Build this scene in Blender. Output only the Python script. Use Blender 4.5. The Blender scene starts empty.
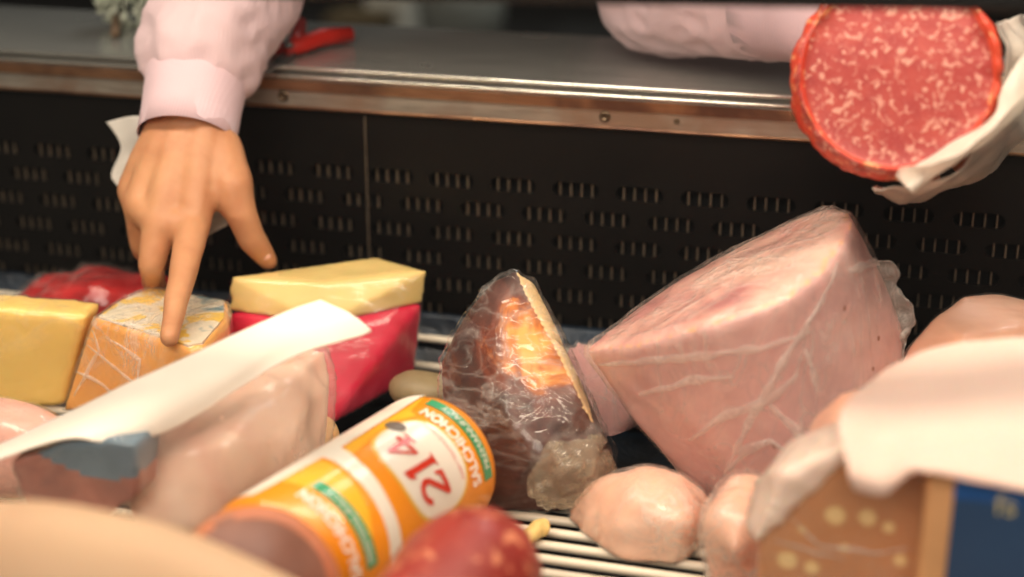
import bpy, bmesh, math, random
from mathutils import Vector, Matrix, noise
random.seed(7)
S = bpy.context.scene
COL = S.collection
R_ = math.radians

# ------------------------------------------------------------------ survey
# camera pose of the photograph; ray / at_* give room points from sight lines
FPX = 1600.0
YAW, PIT = R_(15), R_(20)
FWD = Vector((-math.sin(YAW)*math.cos(PIT), math.cos(YAW)*math.cos(PIT), -math.sin(PIT)))
RGT = Vector((math.cos(YAW), math.sin(YAW), 0))
UPV = RGT.cross(FWD)
def ray(x, y): return FWD + RGT*((x-512)/FPX) - UPV*((y-288.5)/FPX)
CAM = -ray(512, 345).normalized()*1.35
def G(x, y, z=0.0):
    d = ray(x, y); return CAM + d*((z-CAM.z)/d.z)
def P(x, y, Y):
    d = ray(x, y); return CAM + d*((Y-CAM.y)/d.y)

# ------------------------------------------------------------------ materials
def rgb(h):
    """sRGB 0-255 triple -> linear rgba"""
    o = []
    for c in h:
        c /= 255.0
        o.append(c/12.92 if c <= .04045 else ((c+.055)/1.055)**2.4)
    return (*o, 1)

class NT:
    def __init__(s, name):
        s.m = bpy.data.materials.new(name); s.m.use_nodes = True
        s.t = s.m.node_tree; s.t.nodes.clear()
        s.out = s.n('ShaderNodeOutputMaterial')
    def n(s, t, **kw):
        x = s.t.nodes.new(t)
        for k, v in kw.items():
            if k in x.inputs.keys(): x.inputs[k].default_value = v
            else: setattr(x, k, v)
        return x
    def l(s, a, b): s.t.links.new(a, b)
    def noise(s, scale, detail=4, rough=.55, dist=0, vec=None):
        x = s.n('ShaderNodeTexNoise', Scale=scale, Detail=detail, Roughness=rough, Distortion=dist)
        s.l(vec if vec else s.coord(), x.inputs['Vector']); return x.outputs['Fac']
    def coord(s, scale=(1, 1, 1)):
        c = s.n('ShaderNodeTexCoord')
        if scale == (1, 1, 1): return c.outputs['Object']
        mp = s.n('ShaderNodeMapping'); mp.inputs['Scale'].default_value = scale
        s.l(c.outputs['Object'], mp.inputs['Vector']); return mp.outputs['Vector']
    def ramp(s, fac, stops, interp='LINEAR'):
        r = s.n('ShaderNodeValToRGB'); r.color_ramp.interpolation = interp
        e = r.color_ramp.elements
        while len(e) < len(stops): e.new(.5)
        for i, (p, c) in enumerate(stops): e[i].position = p; e[i].color = c
        s.l(fac, r.inputs['Fac']); return r.outputs['Color']
    def mix(s, fac, a, b, mode='MIX'):
        x = s.n('ShaderNodeMix', data_type='RGBA', blend_type=mode)
        for v, i in ((fac, 0), (a, 6), (b, 7)):
            if hasattr(v, 'is_linked'): s.l(v, x.inputs[i])
            else: x.inputs[i].default_value = v
        return x.outputs[2]
    def math(s, op, a, b=0.0, clamp=False):
        x = s.n('ShaderNodeMath', operation=op); x.use_clamp = clamp
        for v, i in ((a, 0), (b, 1)):
            if hasattr(v, 'is_linked'): s.l(v, x.inputs[i])
            else: x.inputs[i].default_value = v
        return x.outputs[0]
    def bsdf(s, col, rough=.5, metal=0, spec=.5, sss=0, sssc=None, bump=None, bstr=.3, bdist=.001, coat=0):
        b = s.n('ShaderNodeBsdfPrincipled')
        if hasattr(col, 'is_linked'): s.l(col, b.inputs['Base Color'])
        else: b.inputs['Base Color'].default_value = col
        if hasattr(rough, 'is_linked'): s.l(rough, b.inputs['Roughness'])
        else: b.inputs['Roughness'].default_value = rough
        b.inputs['Metallic'].default_value = metal
        b.inputs['Specular IOR Level'].default_value = spec
        b.inputs['Coat Weight'].default_value = coat
        if sss:
            b.inputs['Subsurface Weight'].default_value = sss
            b.inputs['Subsurface Radius'].default_value = sssc or (1, .4, .25)
            b.inputs['Subsurface Scale'].default_value = .006
        if bump is not None:
            bp = s.n('ShaderNodeBump', Strength=bstr, Distance=bdist)
            s.l(bump, bp.inputs['Height']); s.l(bp.outputs[0], b.inputs['Normal'])
        s.l(b.outputs[0], s.out.inputs[0]); return b

def simple(name, c, rough=.5, metal=0, spec=.5, var=.12, scale=30, bump=.0, sss=0, coat=0):
    k = NT(name); f = k.noise(scale)
    c = rgb(c)
    lo = tuple(x*(1-var) for x in c[:3])+(1,); hi = tuple(min(1, x*(1+var)) for x in c[:3])+(1,)
    col = k.ramp(f, [(.3, lo), (.7, hi)])
    k.bsdf(col, rough, metal, spec, sss, bump=f if bump else None, bstr=bump, coat=coat)
    return k.m

def film_mat(name, tint=(245, 240, 232), dens=.12, crease=.5, scale=26, rough=.16, stretch=(1, 1, 1)):
    """thin clear cling film: clear, glossy, whitish where it is creased"""
    k = NT(name)
    v = k.coord(stretch)
    a = k.noise(scale, 3, .5, 1.6, v)
    b = k.noise(scale*2.3, 3, .5, 1.2, v)
    r1 = k.math('POWER', k.math('SUBTRACT', 1.0, k.math('MULTIPLY', k.math('ABSOLUTE', k.math('SUBTRACT', a, .5)), 5.0), True), 5.0)
    r2 = k.math('POWER', k.math('SUBTRACT', 1.0, k.math('MULTIPLY', k.math('ABSOLUTE', k.math('SUBTRACT', b, .5)), 5.0), True), 6.0)
    patch = k.noise(scale*.35, 2, .5, .5, v)
    patch = k.math('MULTIPLY', k.math('SUBTRACT', patch, .42), 4.0, True)
    ridge = k.math('MULTIPLY', k.math('ADD', r1, k.math('MULTIPLY', r2, .7)), patch)
    bp = k.n('ShaderNodeBump', Strength=.7, Distance=.002)
    k.l(k.math('ADD', k.math('ADD', a, k.math('MULTIPLY', b, .5)), k.math('MULTIPLY', ridge, .35)), bp.inputs['Height'])
    gl = k.n('ShaderNodeBsdfGlossy', Roughness=rough); gl.inputs[0].default_value = (1, 1, 1, 1)
    k.l(bp.outputs[0], gl.inputs['Normal'])
    tr = k.n('ShaderNodeBsdfTransparent'); tr.inputs[0].default_value = (.98, .98, .98, 1)
    df = k.n('ShaderNodeBsdfDiffuse'); df.inputs[0].default_value = rgb(tint)
    tl = k.n('ShaderNodeBsdfTranslucent'); tl.inputs[0].default_value = rgb(tint)
    ad = k.n('ShaderNodeMixShader'); ad.inputs[0].default_value = .35
    k.l(df.outputs[0], ad.inputs[1]); k.l(tl.outputs[0], ad.inputs[2])
    m1 = k.n('ShaderNodeMixShader')
    k.l(k.math('ADD', k.math('MULTIPLY', ridge, crease), dens, True), m1.inputs[0])
    k.l(tr.outputs[0], m1.inputs[1]); k.l(ad.outputs[0], m1.inputs[2])
    fr = k.n('ShaderNodeFresnel', IOR=1.42); k.l(bp.outputs[0], fr.inputs['Normal'])
    ge = k.n('ShaderNodeNewGeometry'); m2 = k.n('ShaderNodeMixShader'); k.l(k.math('MULTIPLY', k.math('MULTIPLY', fr.outputs[0], .9, True), k.math('SUBTRACT', 1.0, ge.outputs['Backfacing'])), m2.inputs[0])
    k.l(m1.outputs[0], m2.inputs[1]); k.l(gl.outputs[0], m2.inputs[2])
    k.l(m2.outputs[0], k.out.inputs[0])
    return k.m

def meat(name, base, dark, light, scale=14, speck=None, rough=.38, grain=.25, sss=.15):
    k = NT(name)
    f = k.noise(scale, 5, .6, .6)
    col = k.ramp(f, [(.3, rgb(dark)), (.5, rgb(base)), (.72, rgb(light))])
    if speck:
        v = k.n('ShaderNodeTexVoronoi', Scale=70.0); k.l(k.coord(), v.inputs['Vector'])
        sp = k.math('LESS_THAN', v.outputs['Distance'], .13)
        g = k.math('GREATER_THAN', k.noise(25), .57)
        col = k.mix(k.math('MULTIPLY', sp, g), col, rgb(speck))
    k.bsdf(col, rough, sss=sss, bump=k.noise(160, 3), bstr=grain, bdist=.0006)
    return k.m

def salami_mat(name, red, deep, fat, scale=150, thr=.57, stretch=(1, 1, 1), rough=.4):
    k = NT(name); v = k.coord(stretch)
    n1 = k.noise(scale, 2.5, .5, .7, v)
    n2 = k.noise(scale*.28, 4, .6, .3, v)
    base = k.ramp(n2, [(.3, rgb(deep)), (.7, rgb(red))])
    m = k.math('MULTIPLY', k.math('SUBTRACT', n1, thr), 9.0, True)
    col = k.mix(m, base, rgb(fat))
    k.bsdf(col, rough, sss=.1, bump=n1, bstr=.35, bdist=.001)
    return k.m

M = {}
M['panel'] = simple('black_panel', (13, 11, 10), .42, 0, .25, .25, 20)
M['slot_bar'] = simple('slot_metal', (116, 104, 90), .35, .5, .5, .3, 90)
M['cavity'] = simple('dark_cavity', (7, 6, 6), .9)
def steel(name, c, rough=.28, st=(2, 60, 60), metal=.9, warm=None):
    k = NT(name); f = k.noise(9, 4, .6, .2, k.coord(st)); g = k.noise(7, 3)
    c = rgb(c)
    col = k.ramp(f, [(.3, tuple(x*.75 for x in c[:3])+(1,)), (.7, tuple(min(1, x*1.2) for x in c[:3])+(1,))])
    if warm: col = k.mix(k.math('MULTIPLY', k.math('SUBTRACT', k.noise(13, 3, .5, .5), .45), 5.0, True), col, rgb(warm))
    rr = k.math('ADD', k.math('MULTIPLY', g, .18), rough-.09)
    k.bsdf(col, rr, metal, bump=f, bstr=.06)
    return k.m
M['counter'] = steel('counter_steel', (186, 186, 180), .26, (1.2, 30, 30), .6)
M['fascia'] = steel('fascia_steel', (182, 174, 162), .32, (3, 40, 40), .7, (164, 140, 122))  # tan and warm blotches carry reflections of warm things in the colour
M['edge'] = steel('edge_steel', (245, 238, 225), .2, (2, 60, 60), .85)
M['copper'] = steel('copper_strip', (176, 132, 100), .3, (4, 60, 60), .8, (112, 82, 68))
M['screw'] = simple('screw_metal', (110, 92, 72), .35, .8)
M['rack'] = simple('white_coated_wire', (238, 226, 204), .35, 0, .5, .06, 40, coat=.2)
k = NT('pan_steel'); f = k.noise(22, 4, .6, 1.2)
k.bsdf(k.ramp(f, [(.3, rgb((7, 13, 22))), (.7, rgb((26, 42, 58)))]), .35, .3, bump=f, bstr=.5, bdist=.006); M['pan'] = k.m  # bluish reflections of the metal put into the base colour
M['rail'] = simple('rail_black', (10, 9, 9), .5)
M['skin'] = None
k = NT('skin'); f = k.noise(26, 4, .6, .3)
col = k.ramp(f, [(.3, rgb((190, 130, 92))), (.7, rgb((212, 156, 114)))])
k.bsdf(col, .48, spec=.4, sss=.22, sssc=(1, .35, .2), bump=k.noise(240, 3), bstr=.15, bdist=.0005); M['skin'] = k.m
M['nail'] = simple('nail', (232, 178, 156), .25, spec=.5)
def knit(name, c):
    k = NT(name); f = k.noise(9, 4)
    w = k.n('ShaderNodeTexWave', wave_type='BANDS', bands_direction='X', Scale=130.0, Distortion=.4)
    k.l(k.coord(), w.inputs['Vector'])
    c = rgb(c); col = k.ramp(f, [(.3, tuple(x*.93 for x in c[:3])+(1,)), (.7, c)])
    b = k.bsdf(col, .9, spec=.15, bump=k.math('ADD', k.math('MULTIPLY', w.outputs['Fac'], .4), k.noise(200, 2)), bstr=.25, bdist=.001)
    b.inputs['Sheen Weight'].default_value = .2
    return k.m
M['sweat'] = knit('pale_pink_knit', (228, 200, 204))
M['cuff'] = knit('pale_pink_rib', (226, 196, 203))
M['apron'] = simple('dark_apron', (34, 32, 34), .9)
M['hair'] = simple('dark_hair', (34, 24, 20), .6)
M['cream'] = simple('cream_cheese', (234, 204, 130), .45, spec=.4, var=.1, scale=18, sss=.2)
M['yellow'] = simple('yellow_cheese', (246, 208, 116), .4, spec=.4, var=.08, scale=14, sss=.2)
M['orange'] = simple('orange_cheese', (252, 176, 88), .4, spec=.4, var=.08, scale=14, sss=.2)
M['redwax'] = None
k = NT('red_rind'); f = k.noise(16, 4, .6, .6)
k.bsdf(k.ramp(f, [(.3, rgb((188, 18, 48))), (.55, rgb((222, 36, 72))), (.75, rgb((240, 84, 110)))]), .32, sss=.1, bump=f, bstr=.1); M['redwax'] = k.m
k = NT('red_package'); f = k.noise(18, 4, .6, 1)
k.bsdf(k.ramp(f, [(.32, rgb((116, 12, 20))), (.5, rgb((178, 20, 26))), (.68, rgb((210, 34, 36)))]), .22, bump=f, bstr=.35, bdist=.004); M['redpack'] = k.m
k = NT('printed_label'); f = k.noise(26, 3, .5, 1.2); g = k.noise(16, 2, .5, .5)
col = k.ramp(f, [(0, rgb((244, 196, 52))), (.46, rgb((244, 200, 66))), (.5, rgb((234, 222, 196))), (.62, rgb((228, 216, 190))), (.66, rgb((96, 140, 150)))])
k.bsdf(col, .3); M['print'] = k.m
M['film'] = film_mat('clear_film', dens=.03, crease=.3, scale=15, rough=.14)
M['film_heavy'] = film_mat('creased_film', dens=.06, crease=.42, scale=20, rough=.14)
M['film_light'] = film_mat('tight_film', dens=.02, crease=.15, scale=11, stretch=(1, 1, 2.0))
M['film_hunk'] = film_mat('hunk_film', dens=.015, crease=.26, scale=15, rough=.1, stretch=(1, 1, 2.2))
M['film_ham'] = film_mat('ham_film', tint=(255, 246, 236), dens=.05, crease=.28, scale=12, rough=.18, stretch=(1.5, 1.2, .6))
M['fold'] = film_mat('film_crease', (255, 248, 240), .34, .5, 60, .14)
M['film_bag'] = film_mat('white_bag', (246, 238, 226), .8, .2, 22, .3)
M['film_glove'] = film_mat('white_sheet', (244, 240, 232), .72, .25, 30, .25)
M['ham'] = meat('ham_side', (224, 174, 168), (212, 158, 152), (234, 192, 184), 9, speck=(160, 92, 70))
M['ham_rind'] = meat('ham_edge', (240, 184, 146), (228, 162, 126), (246, 202, 168), 14)
k = NT('ham_cut'); f = k.noise(13, 3, .55, .5); g = k.noise(60, 4, .6, .8)
c1 = k.ramp(f, [(.34, rgb((206, 130, 128))), (.45, rgb((234, 172, 158))), (.62, rgb((242, 200, 182)))])
col = k.mix(k.math('MULTIPLY', k.math('SUBTRACT', g, .6), 3.0, True), c1, rgb((240, 206, 186)))
k.bsdf(col, .36, sss=.15, bump=g, bstr=.25, bdist=.001); M['ham_cut'] = k.m
M['mauve'] = meat('mauve_ham', (214, 164, 160), (198, 144, 144), (224, 180, 174), 12)
M['poultry'] = meat('pale_pink_meat', (244, 192, 164), (238, 174, 146), (248, 210, 186), 18, rough=.28)
M['tan_ham'] = meat('tan_ham', (236, 178, 148), (222, 156, 126), (242, 194, 166), 12, speck=(160, 92, 64))
M['fg_ham'] = meat('beige_ham', (208, 170, 136), (188, 138, 108), (216, 182, 146), 5, rough=.6)
M['pack_pink'] = meat('pale_sliced_ham', (248, 212, 190), (242, 188, 168), (252, 226, 208), 12)
M['brown_cut'] = meat('brown_cold_cut', (176, 116, 100), (140, 92, 84), (206, 142, 124), 20)
k = NT('head_cheese'); f = k.noise(14, 4); g = k.noise(70, 3)
tot = None
for px, py, r in ((835, 515, .0065), (868, 518, .0055), (888, 527, .004), (787, 560, .006), (812, 568, .005), (845, 548, .003), (900, 560, .0045), (802, 530, .003)):
    q = P(px, py, -.43)
    d_ = k.n('ShaderNodeVectorMath', operation='DISTANCE'); k.l(k.coord(), d_.inputs[0]); d_.inputs[1].default_value = q
    m_ = k.math('MULTIPLY', k.math('SUBTRACT', r, k.math('ADD', d_.outputs['Value'], k.math('MULTIPLY', k.math('SUBTRACT', g, .5), .004))), 500.0, True)
    tot = m_ if tot is None else k.math('MAXIMUM', tot, m_)
k.bsdf(k.mix(tot, k.ramp(f, [(.3, rgb((190, 124, 78))), (.7, rgb((208, 146, 98)))]), rgb((240, 206, 146))), .35, sss=.1); M['headcheese'] = k.m
M['sausage'] = meat('brown_sausage', (206, 132, 96), (180, 104, 74), (222, 156, 118), 16)
M['sausage_cut'] = meat('brown_sausage_cut', (146, 98, 80), (124, 82, 68), (166, 112, 88), 14)
M['olive'] = simple('grey_green_skin', (150, 132, 98), .5, var=.25, scale=25)
M['pale_bit'] = simple('pale_orange_bit', (240, 190, 130), .5, sss=.2)
M['paper'] = simple('white_paper', (250, 240, 226), .75, var=.03)
M['cream_paper'] = simple('cream_paper', (236, 202, 188), .7, var=.05, scale=8, sss=.2)
M['blue_label'] = None
k = NT('blue_label'); f = k.noise(8, 3); c = k.n('ShaderNodeTexCoord')
k.bsdf(k.ramp(f, [(.3, rgb((34, 64, 102))), (.7, rgb((46, 80, 120)))]), .35); M['blue_label'] = k.m
M['blue_band'] = simple('bright_blue_band', (22, 82, 150), .35)
M['label_ink'] = simple('pale_gold_letters', (196, 184, 140), .5)
M['tan_card'] = simple('tan_card', (222, 164, 112), .6)
M['blue_film'] = simple('blue_grey_wrap', (104, 124, 138), .35, var=.3, scale=24)
M['orange_print'] = simple('orange_print', (247, 150, 24), .3, var=.05, scale=8, coat=.3)
M['yellow_print'] = simple('yellow_orange_print', (250, 184, 46), .3, var=.04, scale=8, coat=.3)
M['white_print'] = simple('white_print', (250, 240, 224), .35, var=.03, coat=.3)
M['gold_print'] = simple('gold_line', (240, 196, 84), .35, coat=.3)
M['green_print'] = simple('green_print', (44, 150, 96), .35, coat=.3)
M['red_print'] = simple('red_print', (222, 58, 34), .35, coat=.3)
M['grey_print'] = simple('grey_print', (120, 104, 92), .35)
M['chub_clip'] = simple('clip_metal', (190, 186, 180), .3, .9)
M['smoke'] = None
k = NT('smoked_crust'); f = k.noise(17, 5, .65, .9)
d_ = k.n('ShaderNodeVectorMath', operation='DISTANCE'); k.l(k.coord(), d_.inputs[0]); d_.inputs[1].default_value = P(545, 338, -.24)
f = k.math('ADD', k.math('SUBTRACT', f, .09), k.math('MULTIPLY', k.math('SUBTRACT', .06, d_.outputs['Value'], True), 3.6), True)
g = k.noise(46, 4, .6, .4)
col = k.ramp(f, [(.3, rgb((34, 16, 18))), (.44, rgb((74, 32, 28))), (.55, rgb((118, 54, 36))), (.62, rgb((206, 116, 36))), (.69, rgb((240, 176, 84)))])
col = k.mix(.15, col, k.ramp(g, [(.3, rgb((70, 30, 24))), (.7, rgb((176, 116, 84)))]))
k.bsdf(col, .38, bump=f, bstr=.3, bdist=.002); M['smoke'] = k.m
M['fat'] = simple('cream_fat', (240, 208, 152), .45, var=.08, scale=26, sss=.2)
M['gather'] = film_mat('gathered_film', (214, 196, 168), .3, .6, 40, .12)
M['scissor_red'] = simple('red_plastic', (212, 38, 22), .35, coat=.3)
M['blade'] = simple('blade_steel', (150, 150, 148), .25, .9)
M['leaf'] = simple('grey_green_leaf', (196, 200, 180), .6, var=.25, scale=60)
M['stem'] = simple('brown_stem', (120, 96, 72), .7)
M['room_dark'] = simple('dark_wall_paint', (30, 28, 26), .85, var=.2, scale=2)
M['floor'] = simple('dark_floor', (58, 52, 46), .6, var=.2, scale=4)
M['bench'] = simple('grey_bench', (44, 42, 40), .6, .2)
M['box_white'] = simple('pale_box', (226, 222, 208), .6)
M['bin_grey'] = simple('pale_grey_bin', (156, 160, 152), .5)
M['brown'] = simple('brown_crate', (110, 92, 62), .7)
k = NT('case_glass')
tr = k.n('ShaderNodeBsdfTransparent'); tr.inputs[0].default_value = (.985, .985, .98, 1)
gl = k.n('ShaderNodeBsdfGlossy', Roughness=.02); fr = k.n('ShaderNodeFresnel', IOR=1.45)
ge = k.n('ShaderNodeNewGeometry'); ff = k.math('MULTIPLY', fr.outputs[0], k.math('SUBTRACT', 1.0, ge.outputs['Backfacing']))
mx = k.n('ShaderNodeMixShader'); k.l(ff, mx.inputs[0]); k.l(tr.outputs[0], mx.inputs[1]); k.l(gl.outputs[0], mx.inputs[2]); k.l(mx.outputs[0], k.out.inputs[0])
M['glass'] = k.m

# ------------------------------------------------------------------ mesh helpers
def obj(name, bm, mats, parent=None, smooth=False, recalc=True):
    if recalc: bmesh.ops.recalc_face_normals(bm, faces=bm.faces)
    me = bpy.data.meshes.new(name); bm.to_mesh(me); bm.free()
    for m in (mats if isinstance(mats, (list, tuple)) else [mats]): me.materials.append(m)
    if smooth:
        for p in me.polygons: p.use_smooth = True
    o = bpy.data.objects.new(name, me); COL.objects.link(o)
    if parent: set_parent(o, parent)
    return o
def set_parent(o, parent):
    bpy.context.view_layer.update()
    o.parent = parent; o.matrix_parent_inverse = parent_matrix(parent).inverted()
def parent_matrix(p):
    m = Matrix.LocRotScale(p.location, p.rotation_euler, p.scale)
    return (parent_matrix(p.parent) @ p.matrix_parent_inverse @ m) if p.parent else m
def tag(o, label, cat, group=None, kind=None):
    o['label'] = label
    if cat: o['category'] = cat
    if group: o['group'] = group
    if kind: o['kind'] = kind
    return o
def struct(o, label=None):
    o['kind'] = 'structure'
    if label: o['label'] = label
    return o
def thing(name, loc, label, cat, group=None):
    o = bpy.data.objects.new(name, None); COL.objects.link(o); o.location = loc
    o.empty_display_size = .02
    return tag(o, label, cat, group)
def box(bm, c, s, rot=None):
    m = Matrix.Translation(c) @ (rot.to_4x4() if rot else Matrix()) @ Matrix.Diagonal((*s, 1))
    return bmesh.ops.create_cube(bm, size=1, matrix=m)
def hull(pts):
    bm = bmesh.new()
    vs = [bm.verts.new(p) for p in pts]
    r = bmesh.ops.convex_hull(bm, input=vs)
    bmesh.ops.delete(bm, geom=list({g for g in r['geom_interior']+r['geom_unused'] if isinstance(g, bmesh.types.BMVert)}), context='VERTS')
    return bm
def merge(bm, other):
    me = bpy.data.meshes.new('t'); other.to_mesh(me); other.free(); bm.from_mesh(me); bpy.data.meshes.remove(me)
def ball_pts(c, r, n=10, m=6):
    c = Vector(c); o = []
    rx, ry, rz = r if isinstance(r, (tuple, list)) else (r, r, r)
    for j in range(1, m):
        a = math.pi*j/m
        for i in range(n):
            b = 2*math.pi*i/n
            o.append(c+Vector((rx*math.sin(a)*math.cos(b), ry*math.sin(a)*math.sin(b), rz*math.cos(a))))
    return o+[c+Vector((0, 0, rz)), c-Vector((0, 0, rz))]
def capsule(bm, a, b, ra, rb): merge(bm, hull(ball_pts(a, ra)+ball_pts(b, rb)))
def chain(bm, pts):
    for (a, ra), (b, rb) in zip(pts, pts[1:]): capsule(bm, a, b, ra, rb)
def voxel(bm, size):
    """fuse overlapping closed shapes into one even surface"""
    bmesh.ops.recalc_face_normals(bm, faces=bm.faces)
    me = bpy.data.meshes.new('t'); bm.to_mesh(me); bm.free()
    o = bpy.data.objects.new('t', me); COL.objects.link(o)
    md = o.modifiers.new('r', 'REMESH'); md.mode = 'VOXEL'; md.voxel_size = size
    dg = bpy.context.evaluated_depsgraph_get(); dg.update()
    m2 = bpy.data.meshes.new_from_object(o.evaluated_get(dg))
    out = bmesh.new(); out.from_mesh(m2)
    bpy.data.objects.remove(o); bpy.data.meshes.remove(me); bpy.data.meshes.remove(m2)
    return out
def relax(bm, it, f=.5):
    for _ in range(it): bmesh.ops.smooth_vert(bm, verts=bm.verts, factor=f, use_axis_x=True, use_axis_y=True, use_axis_z=True)
    return bm
def displace(bm, scale, amp, seed=0, ridge=False, zmin=None):
    bm.normal_update()
    off = Vector((seed*7.3, seed*3.1, seed*5.7))
    mv = []
    for v in bm.verts:
        n = noise.noise(v.co*scale+off)
        if ridge: n = 1-2.2*abs(n)
        mv.append(v.co+v.normal*n*amp)
    for v, c in zip(bm.verts, mv): v.co = c
    if zmin is not None: floor_clip(bm, zmin)
    return bm
def floor_clip(bm, zmin):
    for v in bm.verts:
        if v.co.z < zmin: v.co.z = zmin
    return bm
def organic(pts, vox=.004, it=4, disp=(), zmin=.0005):
    bm = hull(pts); bm = voxel(bm, vox); relax(bm, it)
    for i, d in enumerate(disp): displace(bm, d[0], d[1], i+1, len(d) > 2 and d[2])
    if zmin is not None: floor_clip(bm, zmin)
    return bm
def skinned(src, off, disp=(), zmin=.0004, vox=None):
    """film: the source surface pushed outward and crumpled"""
    bm = bmesh.new(); bm.from_mesh(src.data); bm.normal_update()
    mv = [v.co+v.normal*off for v in bm.verts]
    for v, c in zip(bm.verts, mv): v.co = c
    for f in bm.faces: f.material_index = 0
    for i, d in enumerate(disp): displace(bm, d[0], d[1], i+11, len(d) > 2 and d[2])
    if zmin is not None: floor_clip(bm, zmin)
    return bm
def paint(o, rule):
    """rule(centre, normal) -> material index"""
    for p in o.data.polygons: p.material_index = rule(p.center, p.normal)
def prism(base, vec):
    return hull([Vector(p) for p in base]+[Vector(p)+Vector(vec) for p in base])
def bevel(bm, w, seg=3):
    bmesh.ops.bevel(bm, geom=list(bm.edges), offset=w, segments=seg, profile=.5, affect='EDGES', clamp_overlap=True); return bm
def lathe(profile, axis_o, axis_d, n=48, ref=None):
    """profile [(s, r)] revolved about a line"""
    a = Vector(axis_d).normalized(); e1 = a.orthogonal().normalized() if ref is None else (Vector(ref)-a*Vector(ref).dot(a)).normalized(); e2 = a.cross(e1)
    bm = bmesh.new(); rings = []
    for s, r in profile:
        c = Vector(axis_o)+a*s
        if r < 1e-6: rings.append([bm.verts.new(c)])
        else: rings.append([bm.verts.new(c+(e1*math.cos(2*math.pi*i/n)+e2*math.sin(2*math.pi*i/n))*r) for i in range(n)])
    for A, B in zip(rings, rings[1:]):
        for i in range(n):
            j = (i+1) % n
            if len(A) == 1: bm.faces.new((A[0], B[i], B[j]))
            elif len(B) == 1: bm.faces.new((A[i], A[j], B[0]))
            else: bm.faces.new((A[i], A[j], B[j], B[i]))
    return bm
def tube(pts, r, n=10, caps=True):
    bm = bmesh.new(); rings = []
    pts = [Vector(p) for p in pts]
    for i, p in enumerate(pts):
        t = (pts[min(i+1, len(pts)-1)]-pts[max(i-1, 0)]).normalized()
        e1 = t.orthogonal().normalized() if i == 0 else (e1-t*e1.dot(t)).normalized()
        e2 = t.cross(e1); rr = r[i] if isinstance(r, (list, tuple)) else r
        rings.append([bm.verts.new(p+(e1*math.cos(2*math.pi*k/n)+e2*math.sin(2*math.pi*k/n))*rr) for k in range(n)])
    for A, B in zip(rings, rings[1:]):
        for k in range(n): bm.faces.new((A[k], A[(k+1) % n], B[(k+1) % n], B[k]))
    if caps: bm.faces.new(rings[0][::-1]); bm.faces.new(rings[-1])
    return bm
def patch(ctrl, sub=4, thick=.0012, disp=()):
    """curved sheet through a grid of control points, with thickness"""
    R, C = len(ctrl), len(ctrl[0]); nu, nv = (R-1)*sub+1, (C-1)*sub+1
    def cr(p, t):
        i = min(int(t), len(p)-2); f = t-i
        p0, p1, p2, p3 = p[max(i-1, 0)], p[i], p[i+1], p[min(i+2, len(p)-1)]
        return .5*((2*p1)+(p2-p0)*f+(2*p0-5*p1+4*p2-p3)*f*f+(3*p1-p0-3*p2+p3)*f**3)
    rows = [[cr([Vector(q) for q in row], (C-1)*j/(nv-1)) for j in range(nv)] for row in ctrl]
    g = [[cr([rows[r][j] for r in range(R)], (R-1)*i/(nu-1)) for j in range(nv)] for i in range(nu)]
    bm = bmesh.new(); V = [[bm.verts.new(p) for p in r] for r in g]
    for i in range(nu-1):
        for j in range(nv-1): bm.faces.new((V[i][j], V[i][j+1], V[i+1][j+1], V[i+1][j]))
    for k, d in enumerate(disp): displace(bm, d[0], d[1], k+3, len(d) > 2 and d[2])
    bm.normal_update()
    n0 = [v for r in V for v in r]; low = {v: bm.verts.new(v.co-v.normal*thick) for v in n0}
    fs = list(bm.faces); be = [(e, e.link_faces[0]) for e in bm.edges if len(e.link_faces) == 1]
    for f in fs: bm.faces.new([low[v] for v in reversed(f.verts)])
    for e, f in be:
        a, b = e.verts; bm.faces.new((a, b, low[b], low[a]))
    return bm

from mathutils.bvhtree import BVHTree
def folds(film, lines, m, w=.004, off=.0006):
    """raised creases of film, some drawn for glare: thin crumpled ribbons lying on the film's surface"""
    bmf = bmesh.new(); bmf.from_mesh(film.data); tree = BVHTree.FromBMesh(bmf); bmf.free()
    for ln in lines:
        pts = []
        for (x0, y0), (x1, y1) in zip(ln, ln[1:]):
            n = max(3, int(math.hypot(x1-x0, y1-y0)/5))
            for i in range(n):
                x, y = x0+(x1-x0)*i/n, y0+(y1-y0)*i/n
                x += 2.2*noise.noise(Vector((x*.05, y*.05, 1))); y += 2.2*noise.noise(Vector((x*.05, y*.05, 5)))
                h = tree.ray_cast(CAM, ray(x, y).normalized())
                if h[0]: pts.append((h[0], h[1]))
        if len(pts) < 4: continue
        bm = bmesh.new(); prev = None
        for i, (p, n_) in enumerate(pts):
            t = (pts[min(i+1, len(pts)-1)][0]-pts[max(i-1, 0)][0]).normalized(); sd = n_.cross(t).normalized()
            k_ = math.sin(math.pi*(i+.5)/len(pts))**.5; ww = w*k_*(.7+.6*noise.noise(p*90))
            hgt = .0012*k_*(1+.8*noise.noise(p*120))
            vs = [bm.verts.new(p+n_*off-sd*ww), bm.verts.new(p+n_*(off+hgt)), bm.verts.new(p+n_*off+sd*ww)]
            if prev:
                for a in range(2): bm.faces.new((prev[a], prev[a+1], vs[a+1], vs[a]))
            prev = vs
        obj('film_fold', bm, m, film, True)

# ------------------------------------------------------------------ room and case
def flat(name, c, s, m): 
    bm = bmesh.new(); box(bm, c, s); return struct(obj(name, bm, m))
flat('floor', (0, .6, -.87), (7, 6.4, .04), M['floor'])
flat('wall_rear', (0, 3.6, .65), (7, .06, 3), M['room_dark'])
CZ = .2255                                                     # height of the work counter
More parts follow.
